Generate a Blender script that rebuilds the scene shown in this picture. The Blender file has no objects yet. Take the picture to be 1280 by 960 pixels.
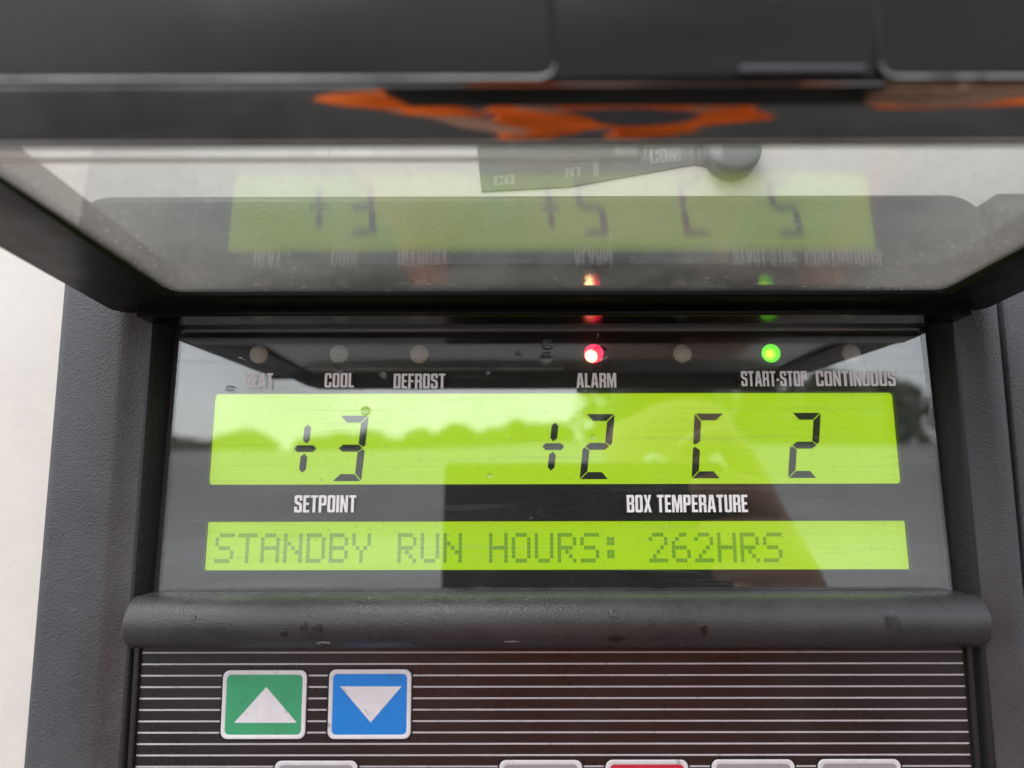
import bpy, bmesh, math, random
from mathutils import Vector, Matrix
from mathutils.geometry import tessellate_polygon
random.seed(7)
S = bpy.context.scene
COL = S.collection
MM = 0.001
R = math.radians

# ------------------------------------------------------------------ camera
D = 190.0                      # lens to panel face, mm
YAW, PITCH, ROLL = R(-.1), R(9.75), R(-.1)
FPX = 864.0
cam_d = bpy.data.cameras.new('camera')
cam = bpy.data.objects.new('camera', cam_d)
COL.objects.link(cam)
fw = Vector((math.sin(YAW) * math.cos(PITCH), math.cos(YAW) * math.cos(PITCH), math.sin(PITCH)))
rt0 = Vector((math.cos(YAW), -math.sin(YAW), 0))
up0 = rt0.cross(fw)
rt = math.cos(ROLL) * rt0 + math.sin(ROLL) * up0
up = -math.sin(ROLL) * rt0 + math.cos(ROLL) * up0
cam.matrix_world = Matrix(((rt.x, up.x, -fw.x, 0), (rt.y, up.y, -fw.y, -D * MM), (rt.z, up.z, -fw.z, 0), (0, 0, 0, 1)))
cam_d.sensor_width = 36
cam_d.lens = 36 * FPX / 1280
cam_d.clip_start = 0.002
cam_d.clip_end = 800
cam_d.dof.use_dof = True
cam_d.dof.focus_distance = 0.188
cam_d.dof.aperture_fstop = 9.0
S.camera = cam

# ------------------------------------------------------------------ sky, sun, exposure
SUN_EL, SUN_AZ = R(58), R(215)
w = bpy.data.worlds.new('World')
S.world = w
w.use_nodes = True
nt = w.node_tree
bg = nt.nodes['Background']
sky = nt.nodes.new('ShaderNodeTexSky')
sky.sky_type = 'NISHITA'
sky.sun_disc = False
sky.sun_elevation = SUN_EL
sky.sun_rotation = SUN_AZ
sky.air_density = 1.0
sky.dust_density = 1.5
hs = nt.nodes.new('ShaderNodeHueSaturation')
hs.inputs['Saturation'].default_value = 0.22
nt.links.new(sky.outputs[0], hs.inputs['Color'])
# broken cloud cover: soft lighter and darker patches of the overcast
tc = nt.nodes.new('ShaderNodeTexCoord')
nz = nt.nodes.new('ShaderNodeTexNoise')
nz.inputs['Scale'].default_value = 2.2
nz.inputs['Detail'].default_value = 5
nt.links.new(tc.outputs['Generated'], nz.inputs['Vector'])
mr = nt.nodes.new('ShaderNodeMapRange')
mr.inputs['From Min'].default_value = .3
mr.inputs['From Max'].default_value = .7
mr.inputs['To Min'].default_value = .75
mr.inputs['To Max'].default_value = 1.3
nt.links.new(nz.outputs['Fac'], mr.inputs['Value'])
mul = nt.nodes.new('ShaderNodeMixRGB')
mul.blend_type = 'MULTIPLY'
mul.inputs[0].default_value = 1
nt.links.new(hs.outputs[0], mul.inputs[1])
nt.links.new(mr.outputs[0], mul.inputs[2])
nt.links.new(mul.outputs[0], bg.inputs['Color'])
bg.inputs['Strength'].default_value = 0.15
sd = bpy.data.lights.new('sun', 'SUN')
sd.energy = 0.6
sd.angle = R(25)
sd.color = (1, .97, .92)
sun = bpy.data.objects.new('sun', sd)
COL.objects.link(sun)
sun.rotation_euler = (R(90) - SUN_EL, 0, R(180) - SUN_AZ)
S.view_settings.view_transform = 'Standard'
S.view_settings.look = 'None'
S.view_settings.gamma = 1
S.view_settings.exposure = 1.15
S.cycles.max_bounces = 12
S.cycles.transparent_max_bounces = 24
S.cycles.glossy_bounces = 6
S.cycles.caustics_reflective = True
S.cycles.use_denoising = True


# ------------------------------------------------------------------ helpers
def ray(px, py):
    return (px - 640) / FPX * rt - (py - 480) / FPX * up + fw


def P(px, py, y=0.0):
    """measured point of the photograph, unprojected on the plane Y = y (mm); returns (x, z)"""
    d = ray(px, py)
    t = (y + D) / d.y
    return (t * d.x, t * d.z)


def obj(name, bm, mat, parent=None, smooth=None):
    me = bpy.data.meshes.new(name)
    bmesh.ops.recalc_face_normals(bm, faces=bm.faces)
    bm.to_mesh(me)
    bm.free()
    o = bpy.data.objects.new(name, me)
    COL.objects.link(o)
    if mat:
        me.materials.append(mat)
    if parent:
        o.parent = parent
        o.matrix_parent_inverse = Matrix.Identity(4)
        o.location = -parent_origin(parent)
    if smooth is not None:
        for p in me.polygons:
            p.use_smooth = True
        try:
            me.set_sharp_from_angle(angle=R(smooth))
        except Exception:
            pass
    return o


ORG = {}


def parent_origin(p):
    return Vector(ORG.get(p.name, (0, 0, 0)))


def empty(name, label, cat, loc_mm=(0, 0, 0)):
    o = bpy.data.objects.new(name, None)
    o.empty_display_size = .01
    COL.objects.link(o)
    o.location = Vector(loc_mm) * MM
    ORG[o.name] = o.location.copy()
    o['label'] = label
    o['category'] = cat
    return o


def part(name, bm, mat, parent, smooth=None, label=None):
    o = obj(name, bm, mat, parent, smooth)
    if label:
        o['label'] = label
    return o


def tag(o, label, cat, group=None, kind=None):
    o['label'] = label
    o['category'] = cat
    if group:
        o['group'] = group
    if kind:
        o['kind'] = kind
    return o


def V(bm, x, y, z):
    return bm.verts.new((x * MM, y * MM, z * MM))


def F(bm, vs):
    try:
        return bm.faces.new(vs)
    except ValueError:
        return None


def plate(bm, loops, y0, y1, xf=None):
    """flat plate with holes in the XZ plane: loops = [outer, hole, ...] of (x, z); front at y0, back at y1"""
    xf = xf or (lambda x, y, z: (x, y, z))
    pts = [p for l in loops for p in l]
    tris = tessellate_polygon([[Vector((p[0], p[1], 0)) for p in l] for l in loops])
    fr = [V(bm, *xf(p[0], y0, p[1])) for p in pts]
    for t in tris:
        F(bm, [fr[i] for i in t])
    if y1 is not None:
        bk = [V(bm, *xf(p[0], y1, p[1])) for p in pts]
        for t in tris:
            F(bm, [bk[i] for i in reversed(t)])
        o = 0
        for l in loops:
            n = len(l)
            for i in range(n):
                a, b = o + i, o + (i + 1) % n
                F(bm, [fr[a], fr[b], bk[b], bk[a]])
            o += n


def rrect(x0, x1, z0, z1, r, n=8):
    out = []
    for cx, cz, a0 in ((x1 - r, z1 - r, 0), (x0 + r, z1 - r, 90), (x0 + r, z0 + r, 180), (x1 - r, z0 + r, 270)):
        for i in range(n + 1):
            a = R(a0 + 90 * i / n)
            out.append((cx + r * math.cos(a), cz + r * math.sin(a)))
    return out


def rquad(c, r, n=6):
    """rounded quad through four (x, z) corners"""
    out = []
    m = len(c)
    for i in range(m):
        p = Vector(c[i]); a = (Vector(c[i - 1]) - p).normalized(); b = (Vector(c[(i + 1) % m]) - p).normalized()
        p0 = p + a * r; p1 = p + b * r
        for k in range(n + 1):
            t = k / n
            # quadratic blend close to an arc
            q = p0 * (1 - t) ** 2 + p * 2 * t * (1 - t) * 1.0 + p1 * t ** 2
            out.append((q.x, q.y))
    return out


def loft(bm, rings, closed_profile=False, close=True, xf=None):
    xf = xf or (lambda x, y, z: (x, y, z))
    vr = [[V(bm, *xf(*p)) for p in r] for r in rings]
    n = len(vr[0])
    m = len(vr)
    for k in range(m if closed_profile else m - 1):
        a, b = vr[k], vr[(k + 1) % m]
        for i in range(n if close else n - 1):
            j = (i + 1) % n
            F(bm, [a[i], a[j], b[j], b[i]])
    return vr


def box(bm, x0, x1, y0, y1, z0, z1, bev=0, xf=None, seg=2):
    t = bmesh.new()
    bmesh.ops.create_cube(t, size=1)
    for v in t.verts:
        v.co = Vector(((x0 + x1) / 2 + v.co.x * (x1 - x0), (y0 + y1) / 2 + v.co.y * (y1 - y0), (z0 + z1) / 2 + v.co.z * (z1 - z0)))
    if bev:
        bmesh.ops.bevel(t, geom=t.edges[:], offset=bev, segments=seg, affect='EDGES', profile=.5)
    mp = {}
    for v in t.verts:
        c = xf(*v.co) if xf else v.co
        mp[v] = V(bm, *c)
    for f in t.faces:
        F(bm, [mp[v] for v in f.verts])
    t.free()


# ------------------------------------------------------------------ materials
def N(nt, t, **k):
    n = nt.nodes.new(t)
    for a, b in k.items():
        setattr(n, a, b)
    return n


def mat(name, col, rough=.5, spec=.5, bump=0, bscale=1500, bdetail=2, metal=0, var=0, vscale=60, coat=0, rvar=0, grime=0, gscale=220, gcol=(.06, .055, .05)):
    m = bpy.data.materials.new(name)
    m.use_nodes = True
    nt = m.node_tree
    b = nt.nodes['Principled BSDF']
    b.inputs['Base Color'].default_value = (*col, 1)
    b.inputs['Roughness'].default_value = rough
    b.inputs['Specular IOR Level'].default_value = spec
    b.inputs['Metallic'].default_value = metal
    b.inputs['Coat Weight'].default_value = coat
    b.inputs['Coat Roughness'].default_value = .08
    tc = N(nt, 'ShaderNodeTexCoord')
    if var or rvar:
        n = N(nt, 'ShaderNodeTexNoise')
        n.inputs['Scale'].default_value = vscale
        n.inputs['Detail'].default_value = 6
        n.inputs['Roughness'].default_value = .65
        nt.links.new(tc.outputs['Object'], n.inputs['Vector'])
        if var:
            r = N(nt, 'ShaderNodeMapRange')
            r.inputs['From Min'].default_value = .3
            r.inputs['From Max'].default_value = .72
            r.inputs['To Min'].default_value = 1 - var
            r.inputs['To Max'].default_value = 1 + var
            nt.links.new(n.outputs['Fac'], r.inputs['Value'])
            mx = N(nt, 'ShaderNodeMixRGB', blend_type='MULTIPLY')
            mx.inputs[0].default_value = 1
            mx.inputs[1].default_value = (*col, 1)
            nt.links.new(r.outputs[0], mx.inputs[2])
            nt.links.new(mx.outputs[0], b.inputs['Base Color'])
            if grime:
                # stains and scuffs with a shape of their own
                n4 = N(nt, 'ShaderNodeTexNoise')
                n4.inputs['Scale'].default_value = gscale
                n4.inputs['Detail'].default_value = 7
                n4.inputs['Roughness'].default_value = .7
                nt.links.new(tc.outputs['Object'], n4.inputs['Vector'])
                r4 = N(nt, 'ShaderNodeMapRange')
                r4.inputs['From Min'].default_value = .60
                r4.inputs['From Max'].default_value = .70
                r4.inputs['To Max'].default_value = grime
                nt.links.new(n4.outputs['Fac'], r4.inputs['Value'])
                mg = N(nt, 'ShaderNodeMixRGB')
                mg.inputs[2].default_value = (*gcol, 1)
                nt.links.new(r4.outputs[0], mg.inputs[0])
                nt.links.new(mx.outputs[0], mg.inputs[1])
                nt.links.new(mg.outputs[0], b.inputs['Base Color'])
        if rvar:
            r = N(nt, 'ShaderNodeMapRange')
            r.inputs['From Min'].default_value = .3
            r.inputs['From Max'].default_value = .7
            r.inputs['To Min'].default_value = max(0, rough - rvar)
            r.inputs['To Max'].default_value = min(1, rough + rvar)
            nt.links.new(n.outputs['Fac'], r.inputs['Value'])
            nt.links.new(r.outputs[0], b.inputs['Roughness'])
    if bump:
        n = N(nt, 'ShaderNodeTexNoise')
        n.inputs['Scale'].default_value = bscale
        n.inputs['Detail'].default_value = bdetail
        nt.links.new(tc.outputs['Object'], n.inputs['Vector'])
        bp = N(nt, 'ShaderNodeBump')
        bp.inputs['Strength'].default_value = bump
        bp.inputs['Distance'].default_value = .0004
        nt.links.new(n.outputs['Fac'], bp.inputs['Height'])
        nt.links.new(bp.outputs[0], b.inputs['Normal'])
    return m


def pane_mat(name, ior=1.5, dust=.02, dust_col=(.6, .58, .54), speck=.5, wave=0, edge=0, rough=.012, wipe=0):
    """thin clear sheet: straight-through light, Fresnel reflection, and a film of dust with specks"""
    m = bpy.data.materials.new(name)
    m.use_nodes = True
    nt = m.node_tree
    nt.nodes.remove(nt.nodes['Principled BSDF'])
    out = nt.nodes['Material Output']
    L = nt.links.new
    geo = N(nt, 'ShaderNodeNewGeometry')
    tc = N(nt, 'ShaderNodeTexCoord')
    io = N(nt, 'ShaderNodeMapRange')
    io.inputs['To Min'].default_value = ior
    io.inputs['To Max'].default_value = 1 / ior
    L(geo.outputs['Backfacing'], io.inputs['Value'])
    fr = N(nt, 'ShaderNodeFresnel')
    L(io.outputs[0], fr.inputs['IOR'])
    tr = N(nt, 'ShaderNodeBsdfTransparent')
    tr.inputs[0].default_value = (.97, .98, .97, 1)
    gl = N(nt, 'ShaderNodeBsdfGlossy')
    gl.inputs['Roughness'].default_value = rough
    if wave:
        wn = N(nt, 'ShaderNodeTexNoise')
        wn.inputs['Scale'].default_value = 60
        wn.inputs['Detail'].default_value = 1
        L(tc.outputs['Object'], wn.inputs['Vector'])
        bp = N(nt, 'ShaderNodeBump')
        bp.inputs['Strength'].default_value = wave
        bp.inputs['Distance'].default_value = .0002
        L(wn.outputs['Fac'], bp.inputs['Height'])
        L(bp.outputs[0], gl.inputs['Normal'])
    m1 = N(nt, 'ShaderNodeMixShader')
    L(fr.outputs[0], m1.inputs[0]); L(tr.outputs[0], m1.inputs[1]); L(gl.outputs[0], m1.inputs[2])
    df = N(nt, 'ShaderNodeBsdfDiffuse'); df.inputs[0].default_value = (*dust_col, 1)
    tl = N(nt, 'ShaderNodeBsdfTranslucent'); tl.inputs[0].default_value = (*dust_col, 1)
    dm = N(nt, 'ShaderNodeMixShader'); dm.inputs[0].default_value = .5
    L(df.outputs[0], dm.inputs[1]); L(tl.outputs[0], dm.inputs[2])
    # dust cover: cloudy film + small specks
    n1 = N(nt, 'ShaderNodeTexNoise'); n1.inputs['Scale'].default_value = 38; n1.inputs['Detail'].default_value = 8; n1.inputs['Roughness'].default_value = .7
    L(tc.outputs['Object'], n1.inputs['Vector'])
    r1 = N(nt, 'ShaderNodeMapRange'); r1.inputs['From Min'].default_value = .35; r1.inputs['From Max'].default_value = .75
    r1.inputs['To Min'].default_value = dust * .3; r1.inputs['To Max'].default_value = dust * 2.6
    L(n1.outputs['Fac'], r1.inputs['Value'])
    n2 = N(nt, 'ShaderNodeTexNoise'); n2.inputs['Scale'].default_value = 900; n2.inputs['Detail'].default_value = 2
    L(tc.outputs['Object'], n2.inputs['Vector'])
    r2 = N(nt, 'ShaderNodeMapRange'); r2.inputs['From Min'].default_value = .66; r2.inputs['From Max'].default_value = .78
    r2.inputs['To Max'].default_value = speck
    L(n2.outputs['Fac'], r2.inputs['Value'])
    ad = N(nt, 'ShaderNodeMath', operation='ADD', use_clamp=True)
    L(r1.outputs[0], ad.inputs[0]); L(r2.outputs[0], ad.inputs[1])
    if wipe:
        # faint wipe streaks left by a wet cloth
        mpg = N(nt, 'ShaderNodeMapping'); mpg.inputs['Scale'].default_value = (9, 1, 330); mpg.inputs['Rotation'].default_value = (0, .03, 0)
        L(tc.outputs['Object'], mpg.inputs[0])
        n5 = N(nt, 'ShaderNodeTexNoise'); n5.inputs['Scale'].default_value = 2.2; n5.inputs['Detail'].default_value = 5; n5.inputs['Distortion'].default_value = .4
        L(mpg.outputs[0], n5.inputs['Vector'])
        r5 = N(nt, 'ShaderNodeMapRange'); r5.inputs['From Min'].default_value = .56; r5.inputs['From Max'].default_value = .8; r5.inputs['To Max'].default_value = wipe
        L(n5.outputs['Fac'], r5.inputs['Value'])
        a5 = N(nt, 'ShaderNodeMath', operation='ADD', use_clamp=True); L(ad.outputs[0], a5.inputs[0]); L(r5.outputs[0], a5.inputs[1])
        ad = a5
    if edge:
        # grime gathered along the two side edges of the sheet
        sx = N(nt, 'ShaderNodeSeparateXYZ')
        L(tc.outputs['Object'], sx.inputs[0])
        sb = N(nt, 'ShaderNodeMath', operation='SUBTRACT'); sb.inputs[1].default_value = .0108
        L(sx.outputs['X'], sb.inputs[0])
        ab = N(nt, 'ShaderNodeMath', operation='ABSOLUTE'); L(sb.outputs[0], ab.inputs[0])
        re = N(nt, 'ShaderNodeMapRange', interpolation_type='SMOOTHSTEP')
        re.inputs['From Min'].default_value = .045; re.inputs['From Max'].default_value = .098; re.inputs['To Max'].default_value = edge
        L(ab.outputs[0], re.inputs['Value'])
        n3 = N(nt, 'ShaderNodeTexNoise'); n3.inputs['Scale'].default_value = 260; n3.inputs['Detail'].default_value = 6; n3.inputs['Roughness'].default_value = .8
        L(tc.outputs['Object'], n3.inputs['Vector'])
        m3 = N(nt, 'ShaderNodeMath', operation='MULTIPLY'); L(re.outputs[0], m3.inputs[0]); L(n3.outputs['Fac'], m3.inputs[1])
        a3 = N(nt, 'ShaderNodeMath', operation='ADD', use_clamp=True); L(ad.outputs[0], a3.inputs[0]); L(m3.outputs[0], a3.inputs[1])
        ad = a3
    m2 = N(nt, 'ShaderNodeMixShader')
    L(ad.outputs[0], m2.inputs[0]); L(m1.outputs[0], m2.inputs[1]); L(dm.outputs[0], m2.inputs[2])
    L(m2.outputs[0], out.inputs['Surface'])
    return m


def emit_mat(name, col, strength, base=(.02, .02, .02)):
    m = mat(name, base, .35)
    b = m.node_tree.nodes['Principled BSDF']
    b.inputs['Emission Color'].default_value = (*col, 1)
    b.inputs['Emission Strength'].default_value = strength
    return m


def led_mat(name, col, core, strength, off):
    """lit lens: even glow plus the hot chip seen off-centre inside it"""
    m = emit_mat(name, col, 1, base=tuple(c * .5 for c in col))
    nt = m.node_tree
    b = nt.nodes['Principled BSDF']
    tc = N(nt, 'ShaderNodeTexCoord')
    d = N(nt, 'ShaderNodeVectorMath', operation='DISTANCE')
    d.inputs[1].default_value = Vector(off) * MM
    nt.links.new(tc.outputs['Object'], d.inputs[0])
    r = N(nt, 'ShaderNodeMapRange', interpolation_type='SMOOTHSTEP')
    r.inputs['From Min'].default_value = .0003
    r.inputs['From Max'].default_value = .0021
    r.inputs['To Min'].default_value = 1
    r.inputs['To Max'].default_value = 0
    nt.links.new(d.outputs['Value'], r.inputs['Value'])
    mx = N(nt, 'ShaderNodeMixRGB')
    mx.inputs[1].default_value = (*col, 1)
    mx.inputs[2].default_value = (*core, 1)
    nt.links.new(r.outputs[0], mx.inputs[0])
    nt.links.new(mx.outputs[0], b.inputs['Emission Color'])
    b.inputs['Emission Strength'].default_value = strength
    return m


M_SUR = mat('dark_grained_plastic', (.062, .065, .071), .42, .5, bump=.5, bscale=1700, bdetail=3, var=.18, vscale=45, rvar=.1, grime=.35, gscale=110, gcol=(.15, .145, .14))
M_BAR = mat('bar_plastic', (.045, .045, .047), .33, .5, bump=.4, bscale=2300, bdetail=2, var=.2, vscale=90, rvar=.14, grime=.5, gscale=140, gcol=(.015, .013, .012))
M_LID = mat('lid_plastic', (.007, .0066, .0062), .17, .16, bump=.04, bscale=500, var=.3, vscale=50, rvar=.09)
M_EDGE_GLINT = mat('edge_glint_paint', (.42, .42, .41), .35, .5, var=.5, vscale=45, grime=.7, gscale=60)
M_FRAME = mat('lid_frame_plastic', (.007, .0066, .0062), .42, .1, bump=.06, bscale=700, var=.3, vscale=50, rvar=.1)
M_LIP = mat('polished_strip', (.44, .43, .42), .05, .5, metal=1, bump=.03, bscale=60, var=.25, vscale=60)
M_LEDGE = mat('rubber_seal', (.018, .018, .019), .5, .4, bump=.5, bscale=900, bdetail=4)
M_MASK = mat('black_mask', (.016, .016, .018), .4, .35, var=.1)
M_CREAM = mat('cream_paint', (.65, .63, .585), .38, .5, bump=.22, bscale=420, bdetail=4, var=.06, vscale=25)
M_KEYPAD = mat('keypad_film', (.021, .0175, .018), .32, .5, bump=.12, bscale=1800, var=.2, vscale=50, rvar=.08)
M_WHITE = mat('white_print', (.93, .93, .94), .5, .3, var=.05, vscale=300)
M_KWHITE = mat('key_border_white', (.78, .78, .80), .4, .4, var=.06, vscale=200, grime=.55, gscale=260)
M_STRIPE = mat('stripe_print', (.56, .545, .58), .4, .4, var=.12, vscale=120, grime=.5, gscale=300)
M_GREEN = mat('key_green', (.055, .38, .18), .38, .5, bump=.05, bscale=2000, var=.08, vscale=150, grime=.3, gscale=330)
M_BLUE = mat('key_blue', (.012, .25, .76), .38, .5, bump=.05, bscale=2000, var=.08, vscale=150, grime=.3, gscale=330)
M_GREY = mat('key_grey', (.33, .33, .36), .38, .5, var=.06, vscale=150)
M_RED = mat('key_red', (.62, .03, .07), .38, .5, var=.06, vscale=150)
M_KDARK = mat('key_outline', (.01, .01, .012), .4, .4)
M_SEG = mat('lcd_segment', (.022, .03, .026), .5, .25)
M_DOT = emit_mat('lcd_dot', (.20, .42, .03), .40, base=(.05, .1, .02))
M_LCD = emit_mat('lcd_backlight', (.44, .71, .004), .50, base=(.10, .16, .02))
M_LEDOFF = mat('lens_off', (.78, .76, .68), .35, .5, bump=.3, bscale=3000, var=.1, vscale=800)
M_LEDOFF_C = mat('lens_off_green', (.66, .8, .74), .35, .5, bump=.3, bscale=3000, var=.1, vscale=800)
M_LEDRED = led_mat('lens_red_lit', (1, .012, .045), (3.5, 2.2, .9), 2.6, (-.8, -.9, -.9))
M_LEDGRN = led_mat('lens_green_lit', (.10, .62, .01), (.7, 1.3, .04), .85, (-.6, -.9, -.4))
M_WINDOW = pane_mat('window_acrylic', ior=2.2, dust=.014, wipe=.13, speck=.3, dust_col=(.5, .5, .5), wave=.02)
M_PANE = pane_mat('lid_acrylic', ior=2.0, dust=.055, speck=.4, wave=.03, edge=.34, rough=.066)
M_DECAL = mat('sticker_green_grey', (.15, .165, .15), .4, .5, var=.2)
M_DECALTXT = mat('sticker_letters', (.3, .32, .28), .5, .3)
M_STEEL = mat('dull_steel', (.24, .27, .26), .5, .4, metal=.4, var=.2)
M_PALE_LINE = mat('pale_strip', (.8, .8, .78), .5, .4, var=.1)
M_GROUND = mat('pale_asphalt', (.36, .36, .365), .8, .3, var=.25, vscale=.4)
M_FIELD = mat('pale_field', (.31, .305, .30), .9, .2, var=.25, vscale=.06)
M_ADDED_APRON = mat('added_apron_dark', (.035, .034, .034), .8, .3, var=.3, vscale=3)
M_TREE = mat('foliage', (.125, .15, .10), .7, .3, var=.4, vscale=.5)
_nt = M_TREE.node_tree
_t = N(_nt, 'ShaderNodeBsdfTranslucent')
_t.inputs[0].default_value = (.34, .38, .28, 1)
_m = N(_nt, 'ShaderNodeMixShader')
_m.inputs[0].default_value = .55
_nt.links.new(_nt.nodes['Principled BSDF'].outputs[0], _m.inputs[1])
_nt.links.new(_t.outputs[0], _m.inputs[2])
_nt.links.new(_m.outputs[0], _nt.nodes['Material Output'].inputs['Surface'])
M_PHONE = mat('phone_back', (.012, .012, .014), .55, .3)
M_SKIN = mat('skin', (.42, .24, .17), .5, .4, var=.08, vscale=30)
M_ORANGE = mat('orange_workwear', (.90, .17, .014), .7, .25, var=.12, vscale=30, bump=.2, bscale=900)
M_NAVY = mat('dark_workwear', (.06, .066, .08), .8, .25, var=.15, vscale=30)
M_HAIR = mat('hair', (.03, .02, .014), .6, .4)
M_BOOT = mat('boot_leather', (.02, .018, .016), .5, .4)
M_WATER = bpy.data.materials.new('water')
M_WATER.use_nodes = True
_b = M_WATER.node_tree.nodes['Principled BSDF']
_b.inputs['Transmission Weight'].default_value = 1
_b.inputs['IOR'].default_value = 1.33
_b.inputs['Roughness'].default_value = .02

# ------------------------------------------------------------------ setting: ground far below, the cream bodywork
GZ = -1585.0
bm = bmesh.new()
g = 300000
F(bm, [V(bm, -g, -g, GZ), V(bm, g, -g, GZ), V(bm, g, g, GZ), V(bm, -g, g, GZ)])
o = obj('ground', bm, M_GROUND)
o['kind'] = 'structure'
bm = bmesh.new()
F(bm, [V(bm, -14000, -4600, GZ + 4), V(bm, 14000, -4600, GZ + 4), V(bm, 14000, 5000, GZ + 4), V(bm, -14000, 5000, GZ + 4)])
o = obj('added_dark_apron', bm, M_ADDED_APRON)  # unseen dark apron, added to darken what the lid lip reflects
o['kind'] = 'structure'

bm = bmesh.new()
plate(bm, [rrect(-1150, 1300, -1180, 1150, 40), list(reversed(rrect(-99.5, 121.5, -118, 70, 4)))], -3.2, 60)
o = obj('body_panel', bm, M_CREAM)
tag(o, 'cream painted bodywork around the dark control panel', 'bodywork')

# ------------------------------------------------------------------ the control panel
panel = empty('control_panel', 'dark control panel with lime green displays, keypad and lifted window lid', 'control panel')


def tilt(x, y, z):
    """the moulded surround leans back towards its foot"""
    if y < -1:
        y = y + (60 - z) * .045 * min(1, -y / 12)
    return (x, y, z)


# surround: lofted rings from the outer edge over the face and down into the recess
rings = []
for (x0, x1, z0, z1, r, y) in (
        (-121.6, 130.0, -135, 83.4, 11, -3.3), (-121.6, 130.0, -135, 83.4, 11, -9.0), (-121.2, 129.7, -134.6, 83.0, 10.8, -10.6),
        (-120.2, 129.2, -134, 82.0, 10, -11.6), (-118.8, 128.6, -133, 80.6, 9, -12.0),
        (-105.2, 125.9, -122, 59.5, 4, -12.0), (-103.8, 124.7, -121, 58.5, 3.5, -11.5), (-102.6, 123.6, -120, 57.5, 3.0, -10.6),
        (-99.0, 120.2, -116.5, 54.5, 2.5, -8.7), (-97.3, 118.4, -115, 53, 2, -8.4)):
    rings.append([(p[0], y, p[1]) for p in rrect(x0, x1, z0, z1, r)])
bm = bmesh.new()
loft(bm, rings, xf=tilt)
part('surround', bm, M_SUR, panel, smooth=35)
# rubber seal ring around the recess, and the recess wall
rings = []
for (x0, x1, z0, z1, r, y) in ((-98.6, 119.8, -116.2, 54.2, 2.4, -8.4), (-98.3, 119.5, -116, 54, 2.2, -9.1), (-97.5, 118.7, -115.3, 53.3, 2, -9.2),
                               (-97.1, 118.3, -115, 53, 2, -8.6), (-96.9, 118.0, -114.8, 52.6, 2, -7.0), (-95.2, 116.2, -113, 50, 1.5, -2.2),
                               (-95.1, 116.1, -113, 50, 1.5, 4)):
    rings.append([(p[0], y, p[1]) for p in rrect(x0, x1, z0, z1, r)])
bm = bmesh.new()
loft(bm, rings, xf=tilt)
part('seal', bm, M_LEDGE, panel, smooth=40)
# dark filler panel right of the seam
rings = []
for (x0, x1, z0, z1, r, y) in ((130.8, 190, -135, 83.4, 3, -3.3), (130.8, 190, -135, 83.4, 3, -10.6), (131.1, 189.5, -134.5, 82.9, 2.6, -11.4), (131.9, 189, -134, 82, 2, -11.7)):
    rings.append([(p[0], y, p[1]) for p in rrect(x0, x1, z0, z1, r)])
bm = bmesh.new()
vr = loft(bm, rings, xf=tilt)
F(bm, vr[-1])
part('side_panel', bm, M_SUR, panel, smooth=35)

# black mask behind the window with the two display openings
X0, X1, Z0, Z1 = -93.1, 114.1, -30, 47.7
lcd1 = [P(259.5, 492), P(1119.5, 489.5), P(1128, 604.5), P(259, 606)]
lcd1 = [(-83.5, P(640, 491)[1]), (106.1, P(640, 491)[1]), (106.1, P(640, 605.2)[1]), (-83.5, P(640, 605.2)[1])]
lcd2 = [(-83.0, P(640, 651.8)[1]), (106.2, P(640, 651.8)[1]), (106.2, P(640, 712.8)[1]), (-83.0, P(640, 712.8)[1])]
bm = bmesh.new()
plate(bm, [rrect(X0, X1, Z0, Z1, .6, 3), rquad(lcd1, 1.2, 4), rquad(lcd2, .4, 3)], 0, 1.6)
mask = part('display_mask', bm, M_MASK, panel)
# stepped rim either side of the window
bm = bmesh.new()
box(bm, X1 + .1, 116.3, -1.0, 1.5, -31, 48.5, .25)
part('window_rim', bm, M_LEDGE, panel)
bm = bmesh.new()
box(bm, -95.4, X0 - .1, -1.0, 1.5, -31, 48.5, .25)
part('window_rim', bm, M_LEDGE, panel)
bm = bmesh.new()
box(bm, X0 - .1, X1 + .8, -2.4, -1.1, -30, 47.9, .12)
part('window', bm, M_WINDOW, panel)

# ---- lettering: condensed bold caps drawn as outlines on a ten-high grid
s_, h_ = 1.55, 1.45


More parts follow.
